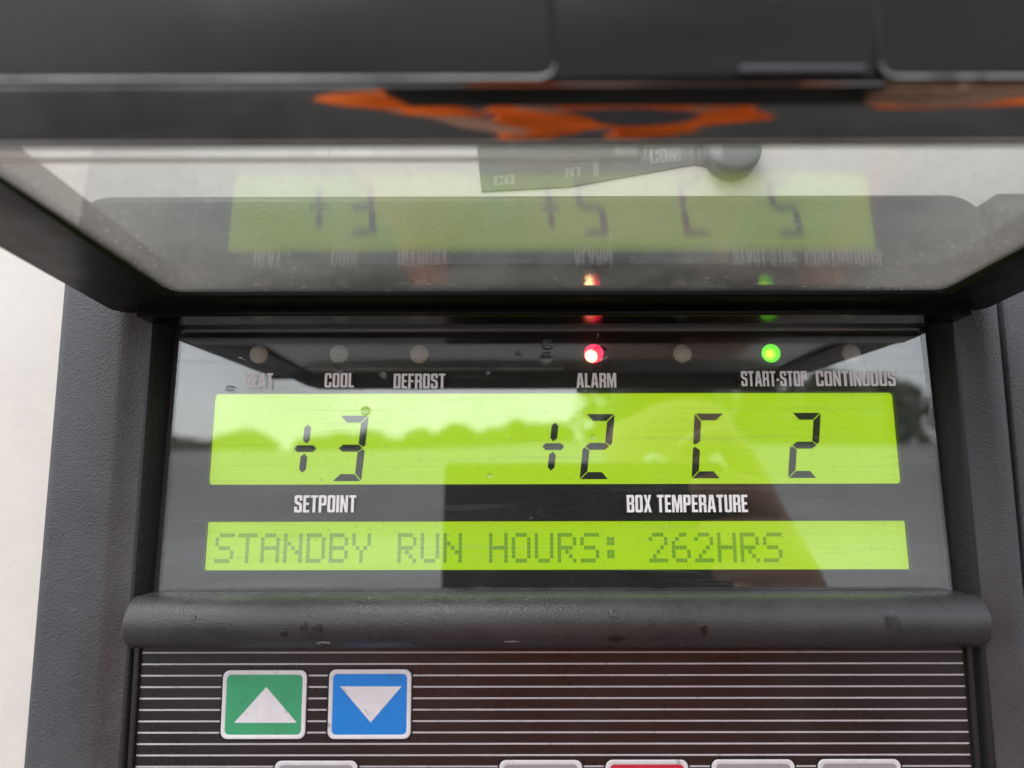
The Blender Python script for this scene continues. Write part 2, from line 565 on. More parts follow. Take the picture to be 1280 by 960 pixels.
def G():
    g = {}
    w = 4.3; s = s_; h = h_; c = .9
    g['H'] = (w, [[(0, 0), (s, 0), (s, 4.2), (w - s, 4.2), (w - s, 0), (w, 0), (w, 10), (w - s, 10), (w - s, 5.8), (s, 5.8), (s, 10), (0, 10)]])
    e = 3.5
    g['E'] = (e, [[(0, 0), (e, 0), (e, h), (s, h), (s, 4.3), (e - .3, 4.3), (e - .3, 5.7), (s, 5.7), (s, 10 - h), (e, 10 - h), (e, 10), (0, 10)]])
    g['F'] = (e, [[(0, 0), (s, 0), (s, 4.2), (e - .3, 4.2), (e - .3, 5.7), (s, 5.7), (s, 10 - h), (e, 10 - h), (e, 10), (0, 10)]])
    g['L'] = (3.3, [[(0, 0), (3.3, 0), (3.3, h), (s, h), (s, 10), (0, 10)]])
    t = 3.9
    g['T'] = (t, [[(t / 2 - s / 2, 0), (t / 2 + s / 2, 0), (t / 2 + s / 2, 10 - h), (t, 10 - h), (t, 10), (0, 10), (0, 10 - h), (t / 2 - s / 2, 10 - h)]])
    a = 4.8
    g['A'] = (a, [[(0, 0), (1.5, 0), (1.75, 1.9), (a - 1.75, 1.9), (a - 1.5, 0), (a, 0), (a - 1.2, 10), (1.2, 10)], [(1.95, 3.4), (a / 2, 8.0), (a - 1.95, 3.4)]])
    oc = lambda w: [(c, 0), (w - c, 0), (w - .28, .28), (w, c), (w, 10 - c), (w - .28, 9.72), (w - c, 10), (c, 10), (.28, 9.72), (0, 10 - c), (0, c), (.28, .28)]
    ho = lambda w: [(s + .2, h), (s, h + .2), (s, 10 - h - .2), (s + .2, 10 - h), (w - s - .2, 10 - h), (w - s, 10 - h - .2), (w - s, h + .2), (w - s - .2, h)]
    g['O'] = (w, [oc(w), ho(w)])
    g['C'] = (w, [[(w, 3.7), (w, c), (w - .28, .28), (w - c, 0), (c, 0), (.28, .28), (0, c), (0, 10 - c), (.28, 9.72), (c, 10), (w - c, 10), (w - .28, 9.72), (w, 10 - c),
                   (w, 6.3), (w - s, 6.3), (w - s, 10 - h), (s, 10 - h), (s, h), (w - s, h), (w - s, 3.7)]])
    g['D'] = (w, [[(0, 0), (w - c, 0), (w - .28, .28), (w, c), (w, 10 - c), (w - .28, 9.72), (w - c, 10), (0, 10)], ho(w)])
    g['R'] = (w, [[(0, 0), (s, 0), (s, 4.1), (w - s, 4.1), (w - s, 0), (w, 0), (w, 4.3), (w - .6, 5), (w, 5.7), (w, 10 - c), (w - .28, 9.72), (w - c, 10), (0, 10)],
                   [(s, 5.6), (s, 8.5), (w - s, 8.5), (w - s, 5.6)]])
    g['P'] = (w, [[(0, 0), (s, 0), (s, 4), (w - c, 4), (w - .28, 4.28), (w, 4 + c), (w, 10 - c), (w - .28, 9.72), (w - c, 10), (0, 10)], [(s, 5.5), (s, 8.5), (w - s, 8.5), (w - s, 5.5)]])
    g['B'] = (w, [[(0, 0), (w - c, 0), (w - .28, .28), (w, c), (w, 4.4), (w - .6, 5.1), (w, 5.8), (w, 10 - c), (w - .28, 9.72), (w - c, 10), (0, 10)],
                   [(s, h), (s, 4.4), (w - s, 4.4), (w - s, h)], [(s, 5.8), (s, 8.5), (w - s, 8.5), (w - s, 5.8)]])
    g['S'] = (w, [[(0, 3.3), (0, c), (.28, .28), (c, 0), (w - c, 0), (w - .28, .28), (w, c), (w, 4.5), (w - .8, 5.6), (s, 6.5), (s, 8.5), (w - s, 8.5), (w - s, 6.9), (w, 6.9), (w, 9.1),
                   (w - .28, 9.72), (w - c, 10), (c, 10), (.28, 9.72), (0, 9.1), (0, 6.0), (.8, 5.0), (w - s, 4.1), (w - s, h), (s, h), (s, 3.3)]])
    g['N'] = (w, [[(0, 0), (1.4, 0), (1.4, 5.6), (w - 1.5, 0), (w, 0), (w, 10), (w - 1.4, 10), (w - 1.4, 4.4), (1.5, 10), (0, 10)]])
    g['M'] = (5.9, [[(0, 0), (1.35, 0), (1.35, 6.8), (2.35, 0), (3.55, 0), (4.55, 6.8), (4.55, 0), (5.9, 0), (5.9, 10), (3.95, 10), (2.95, 4.4), (1.95, 10), (0, 10)]])
    g['U'] = (w, [[(c, 0), (w - c, 0), (w - .28, .28), (w, c), (w, 10), (w - s, 10), (w - s, h), (s, h), (s, 10), (0, 10), (0, c), (.28, .28)]])
    g['I'] = (s, [[(0, 0), (s, 0), (s, 10), (0, 10)]])
    g['X'] = (4.5, [[(0, 0), (1.55, 0), (2.25, 3.2), (2.95, 0), (4.5, 0), (3.15, 5.1), (4.4, 10), (2.9, 10), (2.25, 7), (1.6, 10), (.1, 10), (1.35, 5.1)]])
    g['-'] = (1.9, [[(0, 3.4), (1.9, 3.4), (1.9, 5.0), (0, 5.0)]])
    g['1'] = (2.6, [[(1.0, 0), (2.6, 0), (2.6, 10), (1.4, 10), (0, 8.6), (0, 7.2), (1.0, 7.6)]])
    g[' '] = (2.0, [])
    return g


GL = G()


def word(bm, text, x0, x1, z0, z1, y, gap=.62, slope=0.0, y1=None):
    wid = sum(GL[c][0] for c in text) + gap * (len(text) - 1)
    sx = (x1 - x0) / wid
    sz = (z1 - z0) / 10
    x = 0
    for c in text:
        gw, loops = GL[c]
        if loops:
            L = [[(x0 + (x + p[0]) * sx, z0 + p[1] * sz + (x + p[0]) * sx * slope) for p in l] for l in loops]
            plate(bm, L, y, y1)
        x += gw + gap


for text, a, b, t, bt in (('HEAT', 306, 341, 466.5, 484.5), ('COOL', 405.8, 442.3, 466.3, 484.3), ('DEFROST', 492, 556.5, 467, 485.5),
                          ('ALARM', 720.6, 770.3, 466.3, 484.5), ('START-STOP', 926.4, 1009, 463.8, 482.8), ('CONTINUOUS', 1020, 1119.3, 463.8, 482.5),
                          ('SETPOINT', 368, 445, 619, 640.5), ('BOX TEMPERATURE', 783.5, 934.5, 618.5, 640.3)):
    bm = bmesh.new()
    pa, pb = P(a, (t + bt) / 2, -2.45), P(b, (t + bt) / 2, -2.45)
    word(bm, text, pa[0], pb[0], P((a + b) / 2, bt, -2.45)[1], P((a + b) / 2, t, -2.45)[1], -2.46, y1=-2.405)
    part('printed_label', bm, M_WHITE, panel, label='white printed word ' + text)

# ---- displays
bm = bmesh.new()
box(bm, -86, 108.5, 2.4, 4.0, lcd1[2][1] - 1.5, lcd1[0][1] + 1.5)
big = part('large_display', bm, M_LCD, panel)
bm = bmesh.new()
box(bm, -85, 108.5, 2.4, 4.0, lcd2[2][1] - 1.0, lcd2[0][1] + 1.0)
small = part('text_display', bm, M_LCD, panel)
YD = 2.32


def seg(bm, ax, az, bx, bz, t, ends):
    """one display segment from a to b with pointed or mitred ends; ends = offsets of the two corner pairs"""
    a, b = Vector((ax, az)), Vector((bx, bz))
    d = (b - a).normalized(); n = Vector((-d.y, d.x)) * t / 2
    (l0, r0), (l1, r1) = ends
    pts = []
    m0, m1 = (l0 == r0 and l0 > 0), (l1 == r1 and l1 > 0)
    if m0: pts.append(a)
    pts += [a + d * r0 - n, b - d * r1 - n]
    if m1: pts.append(b)
    pts += [b - d * l1 + n, a + d * l0 + n]
    plate(bm, [[(p.x, p.y) for p in pts]], YD, None)


SEGS = {'3': 'abgcd', '2': 'abged', 'C': 'afed'}


def digit(bm, ch, px_tr, py_top, px_bl, py_bot, wpx=36.5):
    """seven-segment figure: top right corner, bottom left corner in measured points on the display plane"""
    xr, zt = P(px_tr, py_top, YD); xl, zb = P(px_bl, py_bot, YD)
    wd = P(px_bl + wpx, py_bot, YD)[0] - xl
    hh = zt - zb; sh = (xr - wd - xl) / hh
    t = 1.95; g = .14
    X = lambda u, v: (xl + u + sh * v, zb + v)
    zm = hh / 2
    for k in SEGS[ch]:
        b2 = bmesh.new()
        if k == 'a': poly = [(g + .1, hh), (wd - g - .1, hh), (wd - t - g, hh - t), (t + g, hh - t)] if ch != 'C' else [(g + .1, hh), (wd, hh), (wd - t, hh - t), (t + g, hh - t)]
        if k == 'd': poly = [(t + g, t), (wd - t - g, t), (wd - g - .1, 0), (g + .1, 0)]
        if k == 'g': poly = [(g + .55, zm), (t * .75 + .4, zm + t / 2), (wd - t * .75 - .4, zm + t / 2), (wd - g - .55, zm), (wd - t * .75 - .4, zm - t / 2), (t * .75 + .4, zm - t / 2)]
        if k == 'b': poly = [(wd, hh - .35), (wd, zm + .75), (wd - .55, zm + g + .12), (wd - t, zm + t * .62), (wd - t, hh - t - .2), (wd - g, hh - g - .12)]
        if k == 'c': poly = [(wd, .35), (wd - g, g + .12), (wd - t, t + .2), (wd - t, zm - t * .62), (wd - .55, zm - g - .12), (wd, zm - .75)]
        if k == 'f': poly = [(0, hh - .35), (g, hh - g - .12), (t, hh - t - .2), (t, zm + t * .62), (.55, zm + g + .12), (0, zm + .75)]
        if k == 'e': poly = [(0, .35), (0, zm - .75), (.55, zm - g - .12), (t, zm - t * .62), (t, t + .2), (g, g + .12)]
        plate(bm, [[X(*p) for p in poly]], YD, None)


def plus(bm, pts):
    (hx0, hx1, hy), (ux, uy0, uy1), (lx, ly0, ly1) = pts
    t = 1.9; e = .9
    a, b = P(hx0, hy, YD), P(hx1, hy, YD)
    seg(bm, a[0], a[1], b[0], b[1], t, ((e, e), (e, e)))
    for x, y0, y1 in ((ux, uy0, uy1), (lx, ly0, ly1)):
        a, b = P(x + 1.4, y0, YD), P(x - 1.4, y1, YD)
        seg(bm, a[0], a[1], b[0], b[1], t, ((e, e), (e, e)))


for nm, fn in (('plus sign', lambda bm: plus(bm, ((367.5, 395.5, 560.8), (383.8, 530.5, 554.5), (379, 567, 591)))),
               ('figure 3', lambda bm: digit(bm, '3', 461, 519.5, 415, 601.5)),
               ('plus sign', lambda bm: plus(bm, ((677.8, 705.4, 558.3), (693, 528, 551.8), (689.7, 564.5, 588.3)))),
               ('figure 2', lambda bm: digit(bm, '2', 768.5, 517.5, 724.5, 599)),
               ('letter C', lambda bm: digit(bm, 'C', 904, 516.8, 864.5, 598)),
               ('figure 2', lambda bm: digit(bm, '2', 1026, 516, 985, 597.5))):
    bm = bmesh.new()
    fn(bm)
    part('display_digit', bm, M_SEG, big, label='black segment ' + nm)

FONT = {'S': '01111 10000 10000 01110 00001 00001 11110', 'T': '11111 00100 00100 00100 00100 00100 00100', 'A': '01110 10001 10001 11111 10001 10001 10001',
        'N': '10001 10001 11001 10101 10011 10001 10001', 'D': '11110 10001 10001 10001 10001 10001 11110', 'B': '11110 10001 10001 11110 10001 10001 11110',
        'Y': '10001 10001 10001 01010 00100 00100 00100', 'R': '11110 10001 10001 11110 10100 10010 10001', 'U': '10001 10001 10001 10001 10001 10001 01110',
        'H': '10001 10001 10001 11111 10001 10001 10001', 'O': '01110 10001 10001 10001 10001 10001 01110', ':': '00000 01100 01100 00000 01100 01100 00000',
        '2': '01110 10001 00001 00010 00100 01000 11111', '6': '00110 01000 10000 11110 10001 10001 01110'}
TEXT = 'STANDBY RUN HOURS: 262HRS'
xa = P(268.6, 686, YD)[0]
xb = P(977.6, 682, YD)[0]
pitch = (xb - xa) / (24 * 6 + 5)
zt_, zb_ = P(620, 666, YD)[1], P(620, 703.6, YD)[1]
dz = (zt_ - zb_) / 7
bm = bmesh.new()
for i, ch in enumerate(TEXT):
    if ch == ' ':
        continue
    for r_, row in enumerate(FONT[ch].split()):
        for c_, v in enumerate(row):
            if v == '1':
                x = xa + (i * 6 + c_) * pitch
                z = zt_ - r_ * dz
                g_ = .045
                F(bm, [V(bm, x + g_, YD, z - dz + g_), V(bm, x + pitch - g_, YD, z - dz + g_), V(bm, x + pitch - g_, YD, z - g_), V(bm, x + g_, YD, z - g_)])
part('display_text', bm, M_DOT, small, label='dot matrix words STANDBY RUN HOURS: 262HRS')

# ---- indicator lights
ORGL = []
for px, mt, lab in ((324, M_LEDOFF, None), (424, M_LEDOFF_C, 'unlit pale green indicator light above COOL'), (524, M_LEDOFF, None), (742, M_LEDRED, 'lit red indicator light above ALARM'),
                    (853, M_LEDOFF, None), (963.5, M_LEDGRN, 'lit green indicator light above START-STOP'), (1063.5, M_LEDOFF, None)):
    x, z = P(px, 443 - (px - 324) * .002)
    bm = bmesh.new()
    n = 28
    prof = ((2.62, .05), (2.62, -.25), (2.4, -.5), (1.8, -.78), (1.0, -.92))
    rs = [[(rr * math.cos(2 * math.pi * i / n), yy, rr * math.sin(2 * math.pi * i / n)) for i in range(n)] for rr, yy in prof]
    vr = loft(bm, rs)
    F(bm, vr[-1])
    o = part('indicator_light', bm, mt, panel, smooth=50, label=lab)
    o.location = Vector((x, 0, z)) * MM

# ---- bead bar under the window
bm = bmesh.new()
prof = []
for i in range(21):
    a = R(100 + 175 * i / 20)
    prof.append((-8.6 + 6.6 * math.cos(a), -29.2 + 6.4 * math.sin(a)))
prof = [(-2, -22.9)] + prof + [(-2, -35.6)]
rings = []
xe0, xe1 = -95.4, 116.4
for x, k in ((xe0, .86), (xe0 + .12, .93), (xe0 + .45, .975), (xe0 + 1.0, 1), (xe1 - 1.0, 1), (xe1 - .45, .975), (xe1 - .12, .93), (xe1, .86)):
    rings.append([(x, -6 + (p[0] + 6) * k, -29.2 + (p[1] + 29.2) * k) for p in prof])
vr = loft(bm, rings, close=False)
F(bm, vr[0]); F(bm, vr[-1])
part('bead_bar', bm, M_BAR, panel, smooth=50)

# ---- keypad
YK = -5.0
kpt = lambda z: YK + (-36 - z) * .05
kx = lambda x, y, z: (x, y + (-36 - z) * .05, z)
KX0, KX1 = -94.9, 114.6
bm = bmesh.new()
plate(bm, [[(KX0, -105), (KX1, -105), (KX1, -33), (KX0, -33)]], YK, YK + 2, xf=kx)
pad = part('keypad', bm, M_KEYPAD, panel)
bm = bmesh.new()
box(bm, KX0 - 1.4, KX0 - .05, YK - 1.1, YK + 2, -105, -35.2, .3, xf=kx)
part('keypad_edge', bm, M_LEDGE, pad)
bm = bmesh.new()
box(bm, KX1 + .05, KX1 + 1.4, YK - 1.1, YK + 2, -105, -35.2, .3, xf=kx)
part('keypad_edge', bm, M_LEDGE, pad)
bm = bmesh.new()
ys = [816.3 + 14.53 * i for i in range(14)]
for yy in ys:
    zc = P(640, yy - .9, YK)[1]
    box(bm, KX0 + .25, KX1 - .5, YK - .05, YK + .4, zc - .185, zc + .185, xf=kx)
part('stripe', bm, M_STRIPE, pad, label='white pinstripes across the black keypad')


def make_key(px0, px1, py0, py1, face, tri=None, label=None):
    x0, z1 = P(px0, py0, YK); x1, _ = P(px1, py0, YK); z0 = P((px0 + px1) / 2, py1, YK)[1]
    k = bpy.data.objects.new('key', None)
    k.empty_display_size = .005
    COL.objects.link(k)
    k.parent = panel
    k.location = Vector(((x0 + x1) / 2, YK, (z0 + z1) / 2)) * MM
    ORG[k.name] = k.location.copy()
    if label:
        k['label'] = label
    bm = bmesh.new()
    plate(bm, [rrect(x0 - .4, x1 + .4, z0 - .4, z1 + .4, 2.0)], YK - .10, YK + .3, xf=kx)
    part('outline', bm, M_KDARK, k)
    i_ = (x0 + 1.05, x1 - 1.05, z0 + 1.05, z1 - 1.05)
    bm = bmesh.new()
    rs = []
    for ins, yy in ((0, -.11), (.12, -.36), (.9, -.42), (1.1, -.28)):
        rs.append([(p[0], YK + yy, p[1]) for p in rrect(x0 + ins, x1 - ins, z0 + ins, z1 - ins, 1.75 - ins * .6)])
    loft(bm, rs, xf=kx)
    part('border', bm, M_KWHITE, k, smooth=40)
    bm = bmesh.new()
    plate(bm, [rrect(x0 + .95, x1 - .95, z0 + .95, z1 - .95, 1.1)], YK - .30, YK - .1, xf=kx)
    part('face', bm, face, k)
    if tri:
        bm = bmesh.new()
        plate(bm, [[P(*p, YK - .4) for p in tri]], YK - .38, YK - .2, xf=kx)
        part('arrow', bm, M_KWHITE, k)
    return k


make_key(279, 384, 838, 925.5, M_GREEN, ((290.8, 905), (369.5, 905), (332, 859.5)), 'green key with white up arrow')
make_key(411.5, 514.5, 837, 925.5, M_BLUE, ((424.5, 858.7), (501.7, 858.7), (462.3, 904.5)), 'blue key with white down arrow')
for a, b, f, l in ((341.5, 446, M_GREY, None), (624, 728.3, M_GREY, None), (757.8, 861.5, M_RED, 'red key'), (891, 995.3, M_GREY, None), (1024.5, 1128.7, M_GREY, None)):
    make_key(a, b, 953.3 - (a - 341) * .003, 1042, f, None, l)

# ------------------------------------------------------------------ the lifted lid
TH = math.tan(R(2.6))
ZL = 50.0
lx = lambda x, y, z: (x, y, ZL + z - y * TH)
OX0, OX1, OY0, OY1 = -84.8, 106.4, -25.3, -101.0      # window opening, hinge side to front
WX0, WX1, WY0, WY1 = -105.5, 124.5, -12.5, -107.0     # outer outline
rings = []
for off, z in ((.9, 7.0), (.5, 2.6), (0, .55), (0, -.5), (.5, -1.1)):
    rings.append([(p[0], p[1], z) for p in rrect(OX0 - off, OX1 + off, OY1 - off, OY0 + off, 3.2)])
for off, z in ((1.2, -1.1), (.3, -.7), (0, .4), (0, 7.2), (1.6, 8.4)):
    rings.append([(p[0], p[1], z) for p in rrect(WX0 + off, WX1 - off, WY1 + off, WY0 - off, 4)])
rings.append([(p[0], p[1], 8.4) for p in rrect(OX0 - 2, OX1 + 2, OY1 - 2, OY0 + 2, 3.4)])
bm = bmesh.new()
loft(bm, rings, closed_profile=True, xf=lx)
lid = part('lid', bm, M_FRAME, panel, smooth=38)
bm = bmesh.new()
box(bm, OX0 - .35, OX1 + .35, OY1 - .3, OY0 + .3, .95, 1.7, 0, xf=lambda x, y, z: (x, y, ZL + z - y * math.tan(R(1.6))))
part('lid_window', bm, M_PANE, lid)
# front lip hanging below the frame, its face sloped towards the viewer
prof = [(-101.6, 57), (-101.6, 49.2), (-102.2, 47.9), (-103.0, 47.5), (-103.9, 47.6), (-104.4, 48.0), (-105.6, 49.1), (-107.0, 50.5), (-108.2, 51.9), (-108.9, 53.0),
        (-109.2, 54.2), (-109.5, 57.5), (-109.7, 61.5), (-109.5, 66.5), (-108.6, 69), (-107, 69.8), (-104, 69.8), (-102, 67)]
rings = []
for x, k in ((-105.4, .0), (-96, .05), (-93, .35), (-88, .75), (-82, 1), (103, 1), (109, .75), (114, .35), (117, .05), (124.4, 0)):
    rings.append([(x, p[0], p[1] if p[1] > 55.5 else p[1] + (1 - k) * (55.5 - p[1]) * .8) for p in prof])
bm = bmesh.new()
vr = loft(bm, rings)
F(bm, vr[0]); F(bm, vr[-1])
lip = part('front_lip', bm, M_LID, lid, smooth=55)
lip.data.materials.append(M_LIP)
for pg in lip.data.polygons:
    c = pg.center / MM
    if -108.9 < c.y < -103.6 and c.z < 53 and abs(pg.normal.x) < .3:
        pg.material_index = 1
# two raised plates on the lid front with the finger notch between them
for x0, x1 in ((-106, 5.5), (46.8, 125)):
    bm = bmesh.new()
    rs = []
    for ins, yy in ((0, -108.6), (0, -109.75), (.2, -109.95), (.8, -110.05)):
        rs.append([(p[0], yy, p[1]) for p in rrect(x0 + ins, x1 - ins, 53.2 + ins, 68.5 - ins, 2.0)])
    vr = loft(bm, rs)
    F(bm, vr[-1])
    fp = part('front_plate', bm, M_LID, lid, smooth=40)
    # glint along the plate's lower edge, put in as a pale tube
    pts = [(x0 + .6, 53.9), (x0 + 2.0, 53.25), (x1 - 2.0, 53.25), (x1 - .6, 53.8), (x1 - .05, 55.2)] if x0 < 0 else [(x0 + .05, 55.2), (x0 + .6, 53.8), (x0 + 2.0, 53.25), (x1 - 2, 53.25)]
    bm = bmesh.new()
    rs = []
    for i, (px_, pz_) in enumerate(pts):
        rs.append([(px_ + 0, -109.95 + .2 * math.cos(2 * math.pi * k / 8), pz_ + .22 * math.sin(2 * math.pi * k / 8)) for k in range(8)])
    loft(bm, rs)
    part('edge_glint', bm, M_EDGE_GLINT, lid, smooth=60)
bm = bmesh.new()
box(bm, 29, 45, -110.2, -109.0, 54.0, 54.9, .35)
part('latch_tab', bm, M_SUR, lid)
# pale line along the front of the window
bm = bmesh.new()
box(bm, -84, 20, -89.3, -88.2, .7, .93, 0, xf=lambda x, y, z: (x, y, ZL + z - y * math.tan(R(1.6))))
part('pale_line', bm, M_PALE_LINE, lid)
# hinge rail above the display window
bm = bmesh.new()
box(bm, -97, 118, -18.5, -9.5, 47.3, 51.4, .5)
part('hinge_rail', bm, M_LID, panel)
bm = bmesh.new()
box(bm, -95, 116, -9.4, 3, 48.3, 52, .2)
part('recess_top', bm, M_LEDGE, panel)

# ------------------------------------------------------------------ sticker and steel fitting on the bodywork above
YC = -3.2


def poly(pts, y):
    return [P(a, b, y) for a, b in pts]


bm = bmesh.new()
plate(bm, [poly([(590, 120), (602, 240), (712, 234), (868, 206), (905, 214), (960, 100)], YC)], YC - .35, YC - .05)
st = obj('sticker', bm, M_DECAL)
tag(st, 'worn dark sticker with pale letters on the cream bodywork behind the lid', 'sticker')
for text, a, b, t, bt, sl in (('CO', 617, 643, 221, 233, .1), ('NT', 707, 728, 211, 223, .1), ('1', 737, 748, 199, 221, .1), ('COM', 812, 850, 188, 206, .1)):
    bm = bmesh.new()
    pa, pb = P(a, (t + bt) / 2, YC), P(b, (t + bt) / 2, YC)
    word(bm, text, pa[0], pb[0], P(a, bt, YC)[1], P(a, t, YC)[1], YC - .42, slope=sl, y1=YC - .36)
    part('sticker_letters', bm, M_DECALTXT, st)
bm = bmesh.new()
c0 = P(912, 196, YC)
n = 32
rs = []
for rr, yy in ((7.6, -.1), (7.6, -5), (7.2, -5.8), (6.0, -6.4), (3.0, -6.9)):
    rs.append([(c0[0] + rr * math.cos(2 * math.pi * i / n), YC + yy, c0[1] + rr * 1.0 * math.sin(2 * math.pi * i / n)) for i in range(n)])
vr = loft(bm, rs)
F(bm, vr[-1])
tag(obj('round_fitting', bm, M_STEEL, None, 45), 'round dull steel fitting at the right end of the worn sticker', 'fitting')

# ------------------------------------------------------------------ water drops
def drop(px, py, y, rx, rz, label, bulge=.5, tail=0.0, nrm=None):
    x, z = P(px, py, y)
    bm = bmesh.new()
    n = 20
    rs = []
    for q, d in ((1, 0), (.93, .3), (.75, .66), (.45, .92), (.15, 1)):
        rs.append([(q * rx * math.cos(2 * math.pi * i / n), -d * bulge, q * rz * math.sin(2 * math.pi * i / n) * (1 + tail * (math.sin(2 * math.pi * i / n) < 0))) for i in range(n)])
    vr = loft(bm, rs)
    F(bm, vr[-1])
    F(bm, list(reversed(vr[0])))
    o = obj('water_drop', bm, M_WATER, None, 60)
    o.location = Vector((x, y - .01, z)) * MM
    tag(o, label, 'water drop', 'water drops on the control panel')
    return o


YW = -2.4
for a in ((478, 468, 1.0, 1.0, 'water drop on the window just left of the word DEFROST', .45), (424, 459, 1.6, 1.5, 'wide flat water drop between the COOL light and its word', .12),
          (288, 485.5, 1.5, .85, 'flat water drop left of the word HEAT', .15), (648, 444, 1.0, 1.3, 'small water drop in the gap left of the double drop by the ALARM light', .35),
          (684, 431, 1.7, 1.6, 'upper round water drop of the pair left of the red light', .2), (683, 447, 1.8, 1.7, 'lower water drop of the pair left of the red light', .45),
          (747, 420, .6, .8, 'tiny water drop above the red light', .3), (457, 513.5, 1.4, 1.3, 'water drop over the top of the large figure 3', .18),
          (750, 441, 2.2, 2.3, 'broad water drop half over the red light', .22),
          (727, 488, 1.3, .6, 'flat smear of water under the word ALARM', .25), (300, 448, .6, .5, 'tiny water drop left of the HEAT light', .2),
          (741, 546, .9, .9, 'small water drop on the right stroke of the figure 2 beside a plus sign', .3), (610, 465, .7, .7, 'speck of water alone above the large display between DEFROST and ALARM', .25),
          (612, 594, .8, .7, 'small water drop low on the large display left of the second plus sign', .25)):
    drop(a[0], a[1], YW, a[2], a[3], a[4], a[5])



def bar_drop(px, py, rx, rz, label, bulge=.3):
    d = ray(px, py)
    # meet the ray with the round front of the bead bar
    c = Vector((0, -8.6, -29.2)); o_ = Vector((0, -D, 0))
    ky, kz = 1 / 6.6, 1 / 6.4
    oy, oz = (o_.y - c.y) * ky, (o_.z - c.z) * kz
    dy, dz_ = d.y * ky, d.z * kz
    A_, B_, C_ = dy * dy + dz_ * dz_, 2 * (oy * dy + oz * dz_), oy * oy + oz * oz - 1
    disc = B_ * B_ - 4 * A_ * C_
    t = (-B_ - math.sqrt(max(disc, 0))) / (2 * A_)
    p = o_ + d * t
    ang = math.atan2((p.z - c.z) / 6.4, -(p.y - c.y) / 6.6)
    o = drop(px, py, p.y, rx, rz, label, bulge)
    o.location = Vector((p.x, p.y, p.z)) * MM
    o.rotation_euler = (-ang, 0, 0)


for a in ((242, 773, .55, .8, 'tiny water drop near the left end of the black bar'), (355, 792, 1.0, 1.0, 'round water drop on the bar above the green key, left of a close pair'),
          (380, 785, .9, 1.4, 'tall faint drop on the bar, left one of a close pair above the green key'), (397, 786, 1.2, 1.3, 'round drop on the bar, right one of a close pair above the green key'),
          (404, 804, 2.0, .6, 'flat drop hanging under the bar left of the blue key'), (767, 768, 1.2, 1.2, 'water drop on the middle of the bar above a hanging brown drop'),
          (771, 798, 2.2, 1.3, 'large hanging drop under the middle of the bar'), (880, 788, .9, 1.7, 'tall thin drop ring on the bar below the word TEMPERATURE'),
          (1116, 778, 1.9, 2.8, 'large wet patch near the right end of the black bar'), (640, 803, 2.6, .6, 'wide flat drop hanging under the bar left of its middle')):
    bar_drop(*a)

# ------------------------------------------------------------------ behind the camera, seen only as reflections
# a pale rising field beyond the yard
def hill_h(x, y):
    t = min(1, max(0, (-y - 32000) / 56000))
    return 8300 * t * t * (3 - 2 * t) * (1 + .07 * math.sin(x / 21000 + .6) + .03 * math.sin(x / 7300))


bm = bmesh.new()
NX, NY = 60, 24
gr = [[V(bm, -200000 + 400000 * i / NX, -30000 - 75000 * j / NY, GZ + hill_h(-200000 + 400000 * i / NX, -30000 - 75000 * j / NY) - 60 + (80 if j else 0)) for i in range(NX + 1)] for j in range(NY + 1)]
for j in range(NY):
    for i in range(NX):
        F(bm, [gr[j][i], gr[j][i + 1], gr[j + 1][i + 1], gr[j + 1][i]])
o = obj('hill', bm, M_FIELD, None, 60)
o['kind'] = 'structure'
# a tree line along its top
bm = bmesh.new()
rnd = random.Random(3)
for i in range(90):
    cx = rnd.uniform(-1, 1) * 120000
    cy = -89000 - rnd.uniform(0, 7000)
    tall = cx > 12000
    base = GZ + hill_h(cx, cy) - 400
    hgt = rnd.uniform(8500, 11500) if tall else rnd.uniform(1800, 3600)
    wd = 3400 if tall else 2300
    for k in range(260):
        a = rnd.uniform(0, 2 * math.pi)
        q = rnd.random() ** .5
        zz = rnd.uniform(0.02, 1)
        rr = wd * math.sin(math.pi * (zz * .85 + .12)) ** .6 * q
        p = Vector((cx + rr * math.cos(a) * 1.3, cy + rr * math.sin(a), base + zz * hgt))
        s1 = rnd.uniform(500, 1150)
        e1 = Vector((rnd.uniform(-1, 1), rnd.uniform(-1, 1), rnd.uniform(-1, 1))).normalized() * s1
        e2 = Vector((rnd.uniform(-1, 1), rnd.uniform(-1, 1), rnd.uniform(-1, 1))).normalized() * s1
        F(bm, [V(bm, *(p - e1)), V(bm, *(p + e2)), V(bm, *(p + e1)), V(bm, *(p - e2))])
me = bpy.data.meshes.new('treeline')
bm.to_mesh(me); bm.free()
me.materials.append(M_TREE)
o = bpy.data.objects.new('treeline', me)
COL.objects.link(o)
tag(o, 'distant green tree line along the top of the field', 'trees', kind='stuff')


def skin(name, pts, edges, mtl, parent=None, sub=2):
    """pts: name -> (x, y, z, radius) in mm; one continuous skinned surface"""
    names = list(pts)
    me = bpy.data.meshes.new(name)
    me.from_pydata([Vector(pts[n][:3]) * MM for n in names], [(names.index(a), names.index(b)) for a, b in edges], [])
    o = bpy.data.objects.new(name, me)
    COL.objects.link(o)
    m = o.modifiers.new('skin', 'SKIN')
    m.use_smooth_shade = True
    lay = me.skin_vertices if len(me.skin_vertices) else None
    if lay is None:
        bpy.context.view_layer.objects.active = o
        bpy.ops.mesh.customdata_skin_add()
        lay = me.skin_vertices
    for i, n in enumerate(names):
        r = pts[n][3]
        r = r if isinstance(r, tuple) else (r, r)
        lay[0].data[i].radius = (r[0] * MM, r[1] * MM)
    lay[0].data[0].use_root = True
    s = o.modifiers.new('sub', 'SUBSURF')
    s.levels = s.render_levels = sub
    me.materials.append(mtl)
    if parent:
        o.parent = parent
        o.location = -parent_origin(parent)
    return o


